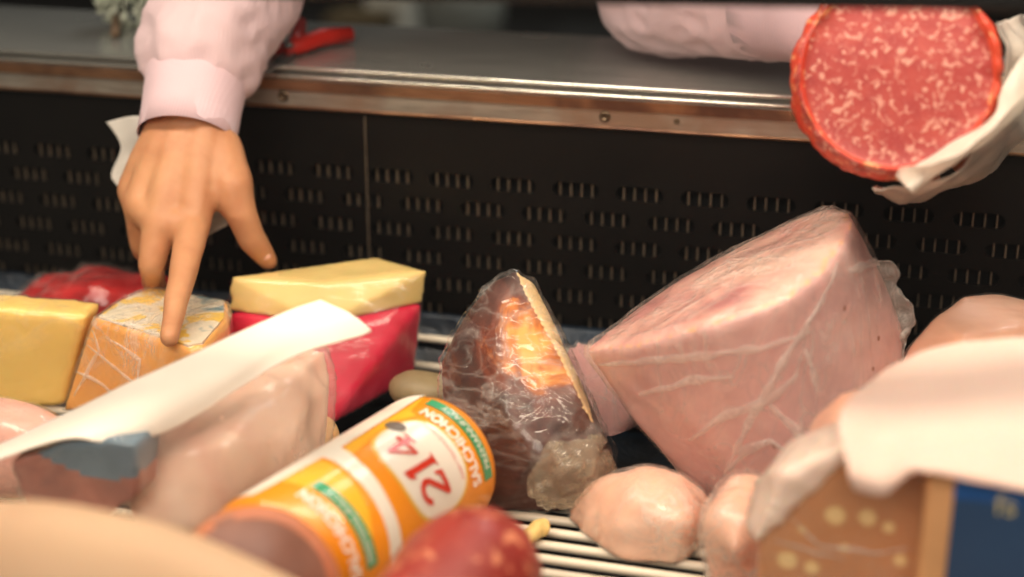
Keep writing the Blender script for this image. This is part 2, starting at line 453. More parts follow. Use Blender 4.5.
# perforated back panel: obround slots punched through a black sheet
def obround(cx, cz, L=.0385, h=.0115, n=6):
    r = h/2; o = []
    for s, a0 in ((1, -90), (-1, 90)):
        for i in range(n+1):
            a = R_(a0+180*i/n); o.append((cx+s*(L/2-r)+r*math.cos(a), cz+r*math.sin(a)))
    return o
PITCH = .0522; rows_z = [.140-.0228*i for i in range(6)]
slots = []
for r, z in enumerate(rows_z):
    x = .001-(.5*PITCH if r % 2 else 0)
    slots += [(x+PITCH*i, z) for i in range(-13, 13)]
bm = bmesh.new()
X0, X1, Z0, Z1 = -.80, .80, -.02, .1945
def loop(bm, pts, y):
    vs = [bm.verts.new((p[0], y, p[1])) for p in pts]
    return [bm.edges.new((vs[i], vs[(i+1) % len(vs)])) for i in range(len(vs))]
ed = loop(bm, [(X0, Z0), (X1, Z0), (X1, Z1), (X0, Z1)], 0)
for s in slots: ed += loop(bm, obround(*s), 0)
bmesh.ops.triangle_fill(bm, use_beauty=True, edges=ed, normal=(0, -1, 0))
r = bmesh.ops.extrude_face_region(bm, geom=list(bm.faces))
for v in [g for g in r['geom'] if isinstance(g, bmesh.types.BMVert)]: v.co.y += .0022
panel = struct(obj('wall_back', bm, M['panel']))
bm = bmesh.new()
for (x, z) in slots:                                          # thin vertical bars inside every slot
    for i in range(4): box(bm, (x+(-1.5+i)*.0088, .0035, z), (.0011, .004, .0122))
struct(obj('slot_bars', bm, M['slot_bar'], panel))
bm = bmesh.new(); box(bm, (-.125, -.0006, .125), (.0012, .0016, .13)); struct(obj('panel_seam', bm, M['slot_bar'], panel))
flat('slot_shade_sheet', (0, .05, .09), (1.6, .02, .25), M['cavity'])  # shade behind the slots, put in as a near-black sheet
# sloping steel plate between the panel and the pan
bm = patch([[Vector((-.8+.1*i, -.004, .024)) for i in range(17)], [Vector((-.8+.1*i, -.03, -.012)) for i in range(17)], [Vector((-.8+.1*i, -.075, -.030)) for i in range(17)]], 6, .002, ((22, .006),))
struct(obj('trim_2', bm, M['pan'], smooth=True))
flat('trim_3', (0, -.45, -.040), (1.6, .82, .012), M['pan'])
for i, x in enumerate((-.81, .81)): flat('wall_%s' % ('left', 'right')[i], (x, -.42, .08), (.02, .86, .26), M['panel'])
flat('wall_front', (0, -.875, -.18), (1.64, .03, .28), M['panel'])
flat('wall_lower', (0, .02, -.45), (1.64, .36, .80), M['panel'])

# work counter behind the case
ct = thing('counter', (0, .1, CZ), 'stainless steel work counter behind the perforated black panel', 'counter')
bm = bmesh.new(); box(bm, (0, .104, CZ-.006), (1.62, .197, .012)); bevel(bm, .002, 2); obj('worktop', bm, M['counter'], ct)
bm = bmesh.new(); box(bm, (0, .098, CZ-.13), (1.6, .17, .235)); obj('counter_base', bm, M['cavity'], ct)
obj('edge_strip', tube([(-.81, .0, CZ+.0005), (.81, .0, CZ+.0005)], .0022), M['edge'], ct, True)
obj('edge_strip', tube([(-.81, -.003, CZ-.006), (.81, -.003, CZ-.006)], .0018), M['edge'], ct, True)
bm = bmesh.new(); box(bm, (0, -.003, CZ-.0125), (1.62, .006, .008)); obj('copper_strip', bm, M['copper'], ct)
bm = bmesh.new(); box(bm, (0, -.0015, CZ-.0235), (1.62, .005, .015)); obj('fascia', bm, M['fascia'], ct)
obj('lower_lip', tube([(-.81, -.004, CZ-.0312), (.81, -.004, CZ-.0312)], .0014), M['copper'], ct, True)
for px, py in ((283, 90), (605, 110), (677, 116)):
    p = P(px, py, -.004); r = .0042 if px != 677 else .002
    bm = lathe([(0, .0), (0, r*1.2), (.0015, r), (.002, r*.55), (.0012, r*.5), (.0012, 0)], (p.x, -.0035, CZ-.0225), (0, -1, 0), 18)
    s = obj('screw', bm, M['screw'], ct, True)

# wire rack
rk = thing('wire_rack', (0, -.36, -.004), 'white coated wire rack the meats and cheeses lie on', 'rack')
ys = [-.026, -.054]+[-.215-.0172*i for i in range(31)]
for y in ys:
    zb = .009 if y > -.03 else -.0035
    tilt = -.008 if y > -.06 else -.012
    obj('bar', tube([(-.79, y-tilt*.79, zb), (-.3, y-tilt*.3, zb), (.3, y+tilt*.3, zb), (.79, y+tilt*.79, zb)], .0033 if y < -.02 else .0042, 8), M['rack'], rk, True)
for x in (-.6, -.2, .215, .62): obj('cross_bar', tube([(x, .0, -.0105), (x, -.70, -.0105)], .0035, 8), M['rack'], rk, True)

# glass front and its black top rail
gp = [(-.418, .372), (-.545, .252), (-.672, .131), (-.862, -.05)]
bm = patch([[Vector((x, y, z)) for x in (-.8, 0, .8)] for (y, z) in gp], 5, .005)
gl_o = struct(obj('window_1', bm, M['glass']))
a, b = P(470, 0, -.40), P(1024, 9.5, -.40)
sl = (b.z-a.z)/(b.x-a.x)
bm = bmesh.new(); box(bm, (0, -.40, 0), (1.64, .02, .014)); bevel(bm, .003, 2)
for v in bm.verts: v.co.z += a.z+sl*(v.co.x-a.x)+.007
struct(obj('trim_4', bm, M['rail']))
# unseen hood added to keep canopy light off the sleeve and counter
bm = bmesh.new(); box(bm, (.05, -.375, .815), (1.64, .21, .02)); box(bm, (.05, -.28, .73), (1.64, .012, .17)); struct(obj('added_hood', bm, M['rail']))
# dim things far behind the counter
bw = thing('work_table', (-.2, 2.2, -.85), 'low grey metal table far behind the counter', 'table')
bm = bmesh.new(); box(bm, (-.2, 2.2, -.22), (2.0, .6, .03)); obj('table_top', bm, M['bench'], bw)
for sx in (-1.15, .75):
    for sy in (1.95, 2.45):
        obj('leg', tube([(sx, sy, -.85), (sx, sy, -.235)], .02), M['bench'], bw, True)
def crate(name, px, py, Y, z0, s, m, label, cat, lid=None):
    p = P(px, py, Y)
    t = thing(name, (p.x, Y, z0), label, cat)
    bm = bmesh.new(); box(bm, (p.x, Y, z0+s[2]/2), s); bevel(bm, .01, 2); obj('body', bm, m, t)
    bm = bmesh.new(); box(bm, (p.x, Y, z0+s[2]+.008), (s[0]*1.04, s[1]*1.04, .02)); bevel(bm, .004, 2); obj('lid', bm, lid or m, t)
crate('storage_box', 398, 10, 2.2, -.205, (.105, .16, .13), M['box_white'], 'blurred pale box on the low table behind the counter', 'box')
crate('crate', 360, 20, 2.05, -.205, (.12, .12, .07), M['brown'], 'blurred brown crate in front of the pale box', 'crate')
p = P(462, 20, 1.9)
t = thing('bin', (p.x, 1.9, -.205), 'blurred pale grey bin leaning at the back of the counter', 'bin')
bm = bmesh.new(); r = bmesh.ops.create_cone(bm, cap_ends=True, segments=28, radius1=.075, radius2=.105, depth=.3, matrix=Matrix.Translation((p.x, 1.9, -.055))); obj('body', bm, M['bin_grey'], t, True)
obj('rim', tube([(p.x+.105*math.cos(2*math.pi*i/28), 1.9+.105*math.sin(2*math.pi*i/28), .095) for i in range(29)], .008), M['bin_grey'], t, True)
p = P(583, 18, 2.1)
t = thing('tray', (p.x, 2.1, -.205), 'blurred grey-brown tray behind the lilac sleeve', 'tray')
bm = bmesh.new(); box(bm, (p.x, 2.1, -.165), (.14, .2, .05)); bevel(bm, .012, 2); obj('body', bm, M['bench'], t)
obj('handle', tube([(p.x-.06, 2.0, -.16), (p.x-.05, 1.97, -.15), (p.x+.05, 1.97, -.15), (p.x+.06, 2.0, -.16)], .006), M['box_white'], t, True)

# ------------------------------------------------------------------ cheeses, left
def G3(px, py, z): return G(px, py, z)
# yellow slab
ft = [P(-70, 303, -.245), P(86, 316, -.215), P(64, 418, -.215), P(-70, 425, -.245)]
for p in ft[2:]: p.z = .001
t = thing('yellow_cheese', ft[2], 'pale yellow cheese slab standing upright at the far left edge', 'cheese')
bm = voxel(hull(ft+[p+Vector((-.004, .032, 0)) for p in ft]), .0035); relax(bm, 3); floor_clip(bm, .0005)
b = obj('cheese_body', bm, M['yellow'], t, True)
obj('cling_film', skinned(b, .0012, ((60, .0006),)), M['film'], t, True)
# orange block
zt = .082
ring = [(93, 317), (150, 332), (190, 348), (205, 345), (228, 318), (228, 300), (150, 287), (118, 300)]
top = [G(x, y, zt) for x, y in ring]
t = thing('orange_cheese', Vector((top[1].x, top[1].y, 0)), 'orange cheese block with a yellow and white printed top', 'cheese')
bm = voxel(hull(top+[Vector((p.x, p.y, 0)) for p in top]+[G(62, 410)]), .0035); relax(bm, 4); floor_clip(bm, .0005)
b = obj('cheese_body', bm, M['orange'], t, True)
cen = sum(top, Vector())/len(top)
lab = [cen+(p-cen)*.93 for p in top]
bm = hull([Vector((p.x, p.y, zt-.004)) for p in lab]+[Vector((p.x, p.y, zt+.0006)) for p in lab]); obj('printed_label', bm, M['print'], t)
of = obj('cling_film', skinned(b, .0022, ((45, .0012), (20, .001))), M['film_heavy'], t, True)
folds(of, [[(75, 395), (100, 350), (92, 325)], [(88, 345), (120, 370), (150, 400)], [(95, 318), (130, 326), (165, 336)], [(112, 340), (140, 360), (138, 385)], [(72, 370), (105, 385), (130, 410)]], M['fold'], .0022)
# red package behind
pts = [G(4, 304, .035), G(38, 276, .05), G(92, 265, .062), G(178, 277, .056), G(185, 300, .05), G(70, 308, .05)]
bm = organic(pts+[Vector((p.x, p.y, 0)) for p in pts]+[G(95, 285, .065)], .004, 6, ((30, .004), (70, .0015)))
t = thing('red_package', Vector((pts[2].x, pts[2].y, 0)), 'glossy dark red wrapped package behind the yellow slab', 'package')
b = obj('package_body', bm, M['redpack'], t, True)
obj('cling_film', skinned(b, .002, ((50, .003, True),)), M['film'], t, True)
# red-rinded block with a cream top
zt = .092
A, B, Cc, D = G(229, 277, zt), G(427, 271, zt), G(376, 257, zt), G(322, 283, zt)
D2 = G(328, 428, 0); B2 = G(415, 378, 0); A2 = Vector((A.x-.005, A.y-.012, 0)); C2 = Vector((Cc.x, Cc.y, 0))
zc = .027
def lerp(a, b, t): return a+(b-a)*t
topv = [A, D, B, Cc]; botv = [A2, D2, B2, C2]
t = thing('red_cheese', Vector((A2.x, A2.y, 0)), 'crimson rinded cheese wedge with a cream cut top under the thumb', 'cheese')
f = zc/zt
midv = [lerp(a, b, f) for a, b in zip(topv, botv)]
bm = voxel(hull([p for p in topv+midv]), .002); relax(bm, 3); b1 = obj('cream_layer', bm, M['cream'], t, True)
bm = voxel(hull([p+Vector((0, 0, .0005)) for p in midv]+botv), .003); relax(bm, 3); floor_clip(bm, .0005); b2 = obj('red_rind', bm, M['redwax'], t, True)
bm = voxel(hull(topv+botv), .0035); relax(bm, 2)
tmp = obj('cling_film', bm, M['film_light'], t, True)
bm = skinned(tmp, .0015, ((40, .0008),)); bm.to_mesh(tmp.data); bm.free()
for p in tmp.data.polygons: p.use_smooth = True

# grey-green round and pale bit
c = G(420, 392, .012)
bm = organic(ball_pts((c.x, c.y, .014), (.026, .02, .0145), 16, 10), .0025, 2, ((60, .0015),)); tag(obj('round_sausage', bm, M['olive'], smooth=True), 'small grey-green round piece between red wedge and smoked hunk', 'sausage')
c = G(312, 443, .015)
bm = organic(ball_pts((c.x, c.y, .018), (.02, .022, .0185), 16, 10), .0025, 2, ((60, .002),)); tag(obj('cheese_piece', bm, M['pale_bit'], smooth=True), 'small pale orange piece below the red cheese wedge', 'cheese')

# ------------------------------------------------------------------ smoked hunk
edge = [P(515, 270, -.20), P(531, 305, -.220), P(549, 337, -.236), P(566, 366, -.250), P(580, 392, -.258), P(602, 440, -.265)]
cut = [P(533, 281, -.185), P(556, 325, -.19), P(572, 360, -.195), P(590, 400, -.20), P(612, 450, -.21)]
F = edge+[P(492, 281, -.205), P(470, 306, -.215), P(452, 333, -.225), P(440, 362, -.235), P(443, 408, -.26), P(470, 465, -.285), P(498, 500, -.29), P(560, 508, -.280), P(608, 482, -.25)]
bulge = [P(500, 345, -.255), P(505, 410, -.285), P(540, 455, -.295)]
back = [P(500, 320, -.16), P(480, 400, -.16), P(540, 470, -.15)]
base = [Vector((p.x, p.y, 0)) for p in (F[11], F[12], F[13], F[14], cut[4], back[2])]
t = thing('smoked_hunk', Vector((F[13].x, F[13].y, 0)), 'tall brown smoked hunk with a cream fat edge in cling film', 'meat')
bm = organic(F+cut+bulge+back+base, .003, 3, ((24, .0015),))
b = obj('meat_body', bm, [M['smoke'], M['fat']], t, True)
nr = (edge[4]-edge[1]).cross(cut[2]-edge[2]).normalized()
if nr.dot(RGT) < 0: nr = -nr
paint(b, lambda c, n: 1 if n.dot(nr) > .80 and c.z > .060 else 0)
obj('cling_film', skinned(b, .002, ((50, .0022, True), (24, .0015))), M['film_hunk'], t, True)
pts = [P(545, 440, -.285), P(602, 440, -.262), P(614, 478, -.25), P(560, 511, -.29), P(530, 495, -.298), P(580, 465, -.305), P(590, 498, -.28)]
bm = organic(pts, .0020, 1, ((55, .004, True), (120, .0025, True)))
obj('film_gather', bm, M['gather'], t, True)['label'] = 'tan gathered end of the film'

# mauve slab behind it
pts = [P(556, 352, -.15), P(600, 360, -.13), P(636, 412, -.135), P(612, 466, -.155), P(590, 470, -.16)]
pts += [p+Vector((.01, .03, 0)) for p in pts]
t = thing('ham_slab', Vector((pts[2].x, pts[2].y, 0)), 'thin mauve pink ham slab between smoked hunk and big ham', 'ham')
bm = organic(pts+[Vector((p.x, p.y, 0)) for p in pts[2:5]], .0035, 3)
b = obj('meat_body', bm, M['mauve'], t, True)
obj('cling_film', skinned(b, .0015, ((50, .001),)), M['film'], t, True)

# ------------------------------------------------------------------ big ham
near = [P(583, 349, -.235), P(636, 346, -.275), P(700, 328, -.295), P(750, 313, -.295), P(790, 297, -.285), P(825, 272, -.255), P(848, 240, -.215), P(853, 222, -.19)]
far = [P(620, 320, -.18), P(680, 280, -.145), P(740, 246, -.125), P(795, 217, -.115), P(830, 206, -.12), P(847, 211, -.14)]
side = [P(885, 285, -.165), P(905, 335, -.17), P(900, 400, -.19), P(880, 450, -.22), P(866, 248, -.165)]
low = [G(715, 505), G(690, 488), P(640, 428, -.24), P(800, 500, -.27), P(760, 500, -.265)]
bk = [P(700, 400, -.08), P(800, 330, -.06), P(860, 330, -.08), P(760, 430, -.10), P(860, 430, -.12)]
gr = [Vector((p.x, p.y, 0)) for p in (low[0], low[1], P(800, 500, -.25), P(870, 450, -.2), bk[3], bk[4])]
t = thing('ham', Vector((low[0].x, low[0].y, 0)), 'largest pink cooked ham, cut face upward, wrapped in cling film', 'ham')
bm = organic(near+far+side+low+bk+gr, .004, 3, ((12, .002), (60, .0005)))
b = obj('meat_body', bm, [M['ham'], M['ham_cut'], M['ham_rind']], t, True)
pn = (near[3]-near[0]).cross(far[3]-near[0]).normalized()
if pn.z < 0: pn = -pn
def hamrule(c, n):
    d = n.dot(pn)
    return 1 if d > .88 else (2 if d > .70 else 0)
paint(b, hamrule)
hf = obj('cling_film', skinned(b, .0018, ((20, .0014), (38, .0011, True))), M['film_ham'], t, True)
folds(hf, [[(838, 262), (822, 300), (800, 335), (772, 380), (748, 425), (722, 480)], [(770, 405), (795, 430), (822, 462)], [(690, 440), (725, 415), (770, 400), (800, 372)], [(600, 365), (680, 358), (760, 348), (815, 330)], [(848, 270), (875, 262), (893, 278)], [(640, 395), (690, 380), (740, 376)], [(805, 350), (812, 372), (818, 392)], [(730, 470), (745, 450), (770, 440), (790, 455)]], M['fold'], .0042)  # level ribbons across the ham draw glare streaks, the rest are creases
ruff = []
for k_, (px, py) in enumerate(((868, 262), (885, 262), (897, 274), (893, 285), (906, 300), (911, 318), (906, 338), (900, 352), (892, 372))):
    ruff.append((px, py))
ctrl = [[P(x-16, y+4, -.165) for x, y in ruff], [P(x-5+(i % 2)*5, y-2, -.178+.012*(i % 2)) for i, (x, y) in enumerate(ruff)], [P(x+2+(i % 2)*2, y, -.17-.01*(i % 3)) for i, (x, y) in enumerate(ruff)]]
obj('film_ruffle', patch(ctrl, 6, .0004, ((70, .003),)), film_mat('ruffle_film', dens=.3, crease=.7, scale=30), t, True)

# pale poultry-like piece
ol = [(566, 532), (570, 508), (590, 485), (618, 468), (645, 461), (678, 470), (700, 490), (716, 515), (708, 543), (660, 552), (600, 551)]
pts = [P(x, y, -.285) for x, y in ol]+[P(640, 500, -.325), P(620, 530, -.335), P(680, 520, -.33), P(600, 545, -.325), P(690, 540, -.32), P(640, 480, -.23), P(700, 510, -.24), P(600, 500, -.24)]
pts += [Vector((p.x, p.y, 0)) for p in pts[-8:]]
t = thing('meat_piece', Vector((pts[11].x, pts[11].y, 0)), 'smooth pale pink rounded meat in film at front of rack', 'meat')
bm = organic(pts, .003, 8, ((22, .007), (60, .0012)))
b = obj('meat_body', bm, M['poultry'], t, True)
obj('cling_film', skinned(b, .0016, ((55, .0016), (28, .001))), M['film_heavy'], t, True)
# small wrapped piece
pts = [P(x, y, -.36) for x, y in ((702, 540), (704, 522), (722, 508), (748, 510), (762, 530), (762, 590), (712, 590))]
pts += [p+Vector((0, .05, 0)) for p in pts]+[P(735, 550, -.385)]
t = thing('wrapped_piece', Vector((pts[2].x, pts[2].y, 0)), 'small pink wrapped piece squeezed beside the tan spotted loaf', 'meat')
bm = organic(pts, .003, 5, ((30, .003),))
b = obj('meat_body', bm, M['poultry'], t, True)
obj('cling_film', skinned(b, .0018, ((60, .002, True),)), M['film_heavy'], t, True)

# tan loaf on the right, behind
c = P(985, 375, -.13)
pts = [P(x, y, Y) for x, y, Y in ((899, 372, -.18), (906, 352, -.19), (934, 312, -.17), (962, 295, -.14), (1000, 292, -.12), (1060, 306, -.13), (1080, 400, -.17), (980, 440, -.24), (905, 420, -.22), (960, 340, -.215), (1030, 330, -.18), (1000, 330, -.05), (1070, 340, -.05), (940, 360, -.07))]
pts += [Vector((p.x, p.y, 0)) for p in pts[6:]]
t = thing('ham_loaf', Vector((c.x, c.y, 0)), 'tan pink ham loaf at the right edge behind cream paper', 'ham')
bm = organic(pts, .004, 5, ((18, .003),)); b = obj('meat_body', bm, M['tan_ham'], t, True)
obj('cling_film', skinned(b, .0015, ((40, .0012),)), M['film_light'], t, True)

# spotted loaf, right foreground
def loaf(Y, sx=1.0):
    o = [(752, 600), (756, 560), (762, 525), (778, 492), (805, 470), (850, 458), (905, 456), (948, 470), (950, 600)]
    return [P(x, y, Y) for x, y in o]
fr_ = loaf(-.43)
t = thing('spotted_loaf', Vector((fr_[4].x, -.4, 0)), 'tan meat loaf with pale spots, cut face toward the glass', 'meat')
bk_ = [Vector((p.x+.012, -.33, p.z+.004)) for p in fr_]
bm = organic(fr_+bk_+[Vector((p.x, p.y, 0)) for p in (fr_[0], fr_[-1], bk_[0], bk_[-1])], .003, 3)
b = obj('meat_body', bm, [M['tan_ham'], M['headcheese']], t, True)
paint(b, lambda c, n: 1 if n.y < -.72 else 0)
lf = obj('cling_film', skinned(b, .002, ((25, .0012),)), M['film_light'], t, True)
folds(lf, [[(790, 515), (820, 545), (870, 552), (915, 548)], [(775, 540), (800, 548), (850, 560)]], M['fold'], .0016)
pts = [P(750, 530, -.40), P(760, 480, -.40), P(795, 446, -.40), P(842, 424, -.39), P(850, 448, -.43), P(786, 474, -.436), P(756, 540, -.436), P(790, 500, -.36), P(830, 440, -.35)]
bm = organic(pts, .0022, 2, ((40, .004, True), (90, .0015)), None); obj('film_gather', bm, simple('pink_wrap', (250, 222, 206), .4, var=.06, scale=40, bump=.4, sss=.3), t, True)['label'] = 'pale pink gathered film'
# blue-labelled package
a0, a1 = P(926, 486, -.47), P(1060, 480, -.455)
t = thing('blue_package', Vector((a0.x, -.46, 0)), 'tan package with a dark blue printed label at right edge', 'package')
w = a1.x-a0.x; hz = a0.z+.012
bm = bmesh.new(); box(bm, ((a0.x+a1.x)/2, -.445, hz/2+.0005), (w, .046, hz)); bevel(bm, .004, 3); obj('package_body', bm, M['tan_card'], t, True)
b0 = P(953, 482, -.471)
bm = bmesh.new(); box(bm, ((b0.x+a1.x)/2, -.4706, hz*.5), (a1.x-b0.x-.002, .001, hz-.004)); lbl = obj('label', bm, M['blue_label'], t)
bm = bmesh.new(); box(bm, (b0.x+.018, -.4714, hz-.010), (.034, .0006, .012)); obj('blue_band', bm, M['blue_band'], lbl)
def text_bm(s, size, extrude=.0, sub=0, bold=0):
    cu = bpy.data.curves.new('t', 'FONT'); cu.body = s; cu.size = size; cu.extrude = extrude; cu.resolution_u = 4; cu.offset = bold
    cu.align_x = 'CENTER'; cu.align_y = 'CENTER'
    o = bpy.data.objects.new('t', cu); COL.objects.link(o)
    dg = bpy.context.evaluated_depsgraph_get(); dg.update()
    me = bpy.data.meshes.new_from_object(o.evaluated_get(dg))
    bpy.data.objects.remove(o); bpy.data.curves.remove(cu)
    bm = bmesh.new(); bm.from_mesh(me); bpy.data.meshes.remove(me)
    if sub:
        bmesh.ops.triangulate(bm, faces=bm.faces)
        for _ in range(2):
            le = [e for e in bm.edges if e.calc_length() > sub]
            if le: bmesh.ops.subdivide_edges(bm, edges=le, cuts=1); bmesh.ops.triangulate(bm, faces=bm.faces)
    return bm
bm = text_bm('fs', .017, .0003)
p = P(1006, 506, -.4716)
bm.transform(Matrix.Translation(p) @ Matrix.Rotation(R_(90), 4, 'X')); obj('lettering', bm, M['label_ink'], lbl)
# cream paper folded over the right foreground
ctrl = [[P(885, 372, -.37), P(925, 352, -.36), P(965, 343, -.36), P(1010, 340, -.36), P(1060, 338, -.36)],
        [P(848, 400, -.41), P(895, 392, -.40), P(940, 385, -.395), P(990, 378, -.395), P(1060, 372, -.395)],
        [P(838, 430, -.445), P(880, 440, -.445), P(930, 436, -.445), P(985, 436, -.445), P(1060, 440, -.445)],
        [P(848, 470, -.47), P(884, 478, -.475), P(920, 466, -.478), P(975, 474, -.478), P(1060, 490, -.478)],
        [P(856, 489, -.472), P(886, 494, -.478), P(918, 470, -.482), P(975, 478, -.482), P(1060, 494, -.482)]]
tag(obj('paper_sheet', patch(ctrl, 8, .0015, ((14, .003), (40, .001))), M['cream_paper'], smooth=True), 'cream sheet of paper draped over the spotted loaf and blue package', 'paper')

# ------------------------------------------------------------------ printed chub
CR = .0465
CA, CAX = G(449, 453, CR), (G(327, 536, CR)-G(449, 453, CR)).normalized()
CS = Vector((0, 0, 1)).cross(CAX).normalized()
def onchub(s, a, h=0.0):
    r = CR+h
    if s < .022: r -= .010*((.022-s)/.022)**2
    return CA+CAX*s+(Vector((0, 0, 1))*math.cos(a)+CS*math.sin(a))*r
t = thing('sausage_chub', CA+CAX*.09-Vector((0, 0, CR)), 'orange and white printed sausage chub with 214 in red', 'sausage')
prof = [(-.012, 0), (-.010, .012), (-.004, .026), (.004, .037), (.012, .0435), (.022, CR), (.180, CR), (.188, .040), (.192, .024), (.194, 0)]
bm = lathe(prof, CA, CAX, 64, (0, 0, 1)); floor_clip(bm, .0004)
obj('casing', bm, M['orange_print'], t, True)
def chub_patch(outline, name, m, h, step=.004):
    """outline in (s, angle); fills a grid clipped to the outline and lays it on the casing"""
    bm = bmesh.new(); vs = [bm.verts.new((s, a*CR, 0)) for s, a in outline]
    bm.faces.new(vs); bmesh.ops.triangulate(bm, faces=bm.faces)
    for _ in range(6):
        le = [e for e in bm.edges if e.calc_length() > step]
        if not le: break
        bmesh.ops.subdivide_edges(bm, edges=le, cuts=1); bmesh.ops.triangulate(bm, faces=bm.faces)
    for v in bm.verts: v.co = onchub(v.co.x, v.co.y/CR, h)
    return obj(name, bm, m, t, True)
def oval(cs, ca, rs, ra, n=40, pw=2.6):
    o = []
    for i in range(n):
        q = 2*math.pi*i/n; c, s = math.cos(q), math.sin(q)
        o.append((cs+rs*math.copysign(abs(c)**(2/pw), c), ca+ra*math.copysign(abs(s)**(2/pw), s)))
    return o
def blend_a(pts): return pts
chub_patch([(.016, -.12), (.066, -.10), (.104, -.10), (.116, .10), (.107, .12), (.08, .02), (.060, .02), (.046, .14), (.044, .02)], 'yellow_panel', M['yellow_print'], .0003)
chub_patch([(.012, -1.7), (.179, -1.7), (.179, -.27), (.165, -.22), (.128, -.16), (.108, -.12), (.06, -.14), (.012, -.16)], 'white_back', M['white_print'], .0004)
chub_patch([(.106, -.16), (.122, -.20), (.1275, .4), (.130, 1.0), (.133, 1.9), (.121, 1.9), (.119, .9), (.114, .3)], 'white_swoosh', M['white_print'], .0004)
chub_patch([(.1265, -.15), (.160, -.19), (.158, .2), (.149, 1.0), (.144, 1.2), (.137, .9), (.131, .4)], 'yellow_panel', M['yellow_print'], .0003)
OC = (.0735, .80)
chub_patch(oval(*OC, .0310, .76), 'oval_border', M['gold_print'], .0005)
chub_patch(oval(*OC, .0288, .71), 'oval', M['white_print'], .0008)
chub_patch([(.0212, .04), (.0297, .04), (.0297, 1.48), (.0212, 1.48)], 'green_bar', M['green_print'], .0005)
chub_patch([(.1465, .20), (.156, .20), (.154, 1.52), (.1445, 1.52)], 'green_bar', M['green_print'], .0006)
chub_patch(oval(.0665, .12, .0055, .15, 24, 2), 'badge', M['grey_print'], .0012)
def chub_text(s, size, cs, ca, m, h, sx=1.0, name='lettering', bold=0):
    bm = text_bm(s, size, 0, .0035, bold)
    for v in bm.verts:
        tx, ty = v.co.x*sx, v.co.y                # reading runs toward smaller angle, tops toward +s
        v.co = onchub(cs+ty, ca-tx/CR, h)
    return obj(name, bm, m, t)
chub_text('SALCHICHON', .0118, .0385, .79, M['white_print'], .0011, .82, bold=.0004)
chub_text('PREMANUFACT', .0070, .0254, .80, M['white_print'], .0013, 1.0)
chub_text('SALCHICHON', .0118, .1645, .86, M['white_print'], .0011, .82, bold=.0004)
chub_text('PREMANUFACT', .0070, .1505, .92, M['white_print'], .0013, 1.0)
# the big red 2, slanting 1 and 4, drawn as bold strokes
def strokes(polys, ca, cs, m, h):
    for o in polys:
        bm = bmesh.new(); bm.faces.new([bm.verts.new((x, y, 0)) for x, y in o])
        bmesh.ops.triangulate(bm, faces=bm.faces)
        for _ in range(4):
            le = [e for e in bm.edges if e.calc_length() > .0025]
            if not le: break
            bmesh.ops.subdivide_edges(bm, edges=le, cuts=1); bmesh.ops.triangulate(bm, faces=bm.faces)
        for v in bm.verts: v.co = onchub(cs+v.co.y*1.12, ca-v.co.x*1.15/CR, h)
        yield bm
def digit(polys, ca, cs):
    bm = bmesh.new()
    for b_ in strokes(polys, ca, cs, None, .0016): merge(bm, b_)
    return obj('red_digit', bm, M['red_print'], t)
u = .001
def arc(cx, cy, r0, r1, a0, a1, n=12):
    o = [(cx+r1*math.cos(R_(a0+(a1-a0)*i/n)), cy+r1*math.sin(R_(a0+(a1-a0)*i/n))) for i in range(n+1)]
    return o+[(cx+r0*math.cos(R_(a0+(a1-a0)*i/n)), cy+r0*math.sin(R_(a0+(a1-a0)*i/n))) for i in range(n, -1, -1)]
two = [arc(0, 5*u, 3.6*u, 7*u, 175, -40), [(2.4*u, 2.6*u), (5.6*u, .8*u), (-2*u, -8*u), (-6.6*u, -8.5*u)], [(-6.8*u, -8.0*u), (-6.4*u, -11.5*u), (6.2*u, -11*u), (7.4*u, -5*u), (5.6*u, -5*u), (4.4*u, -7.6*u)]]
one = [[(-2.2*u, 13*u), (2.4*u, 14*u), (1.6*u, -10*u), (4*u, -12*u), (-4.4*u, -12*u), (-2*u, -10*u), (-1.6*u, 9*u), (-4*u, 8*u)]]
four = [[(1.2*u, 10*u), (3.6*u, 10*u), (3.6*u, -9*u), (.6*u, -9*u)], [(1.2*u, 10*u), (2.2*u, 7*u), (-4.2*u, -1.6*u), (-7*u, -2.6*u)], [(-7*u, -2.6*u), (7*u, -2.6*u), (7*u, -5.6*u), (-7*u, -5.6*u)], [(-1.6*u, -9*u), (6*u, -9*u), (6*u, -10.6*u), (-1.6*u, -10.6*u)]]
digit(two, 1.12, .0795); digit(one, .80, .081); digit(four, .46, .0815)
chub_text('ORIGEN Y TRADICION DE CALIDAD', .0032, .0515, .80, M['red_print'], .0014, .8)
obj('end_clip', lathe([(-.020, 0), (-.020, .004), (-.012, .006), (-.009, .004), (-.009, 0)], CA, CAX, 16), M['chub_clip'], t, True)

# ------------------------------------------------------------------ foreground pieces
# red salami chub
c0 = G(470, 578, .078); ax = Vector((-.20, -.94, -.22)).normalized()
rr = .0375
prof = [(-.040, 0), (-.038, .011), (-.031, .023), (-.020, .0315), (-.006, .0365), (.01, rr), (.07, rr), (.09, .026), (.096, 0)]
t = thing('salami', Vector((c0.x, c0.y, 0)), 'dark red marbled salami end in front of the printed chub', 'salami')
bm = lathe(prof, c0, ax, 48); bmesh.ops.subdivide_edges(bm, edges=bm.edges, cuts=1, use_grid_fill=True); displace(bm, 60, .0016); floor_clip(bm, .0005)
obj('salami_body', bm, salami_mat('red_salami', (172, 62, 48), (140, 40, 34), (216, 132, 98), 100, .57), t, True)
k0, k1 = G(531, 535, .0062), G(541, 527, .0072)
bm = hull(ball_pts(k0, .0052)+ball_pts(k1, .0062)+ball_pts(lerp(k0, k1, -.9), .0025)); bm = voxel(bm, .0012); relax(bm, 2); displace(bm, 150, .0015, zmin=.0004)
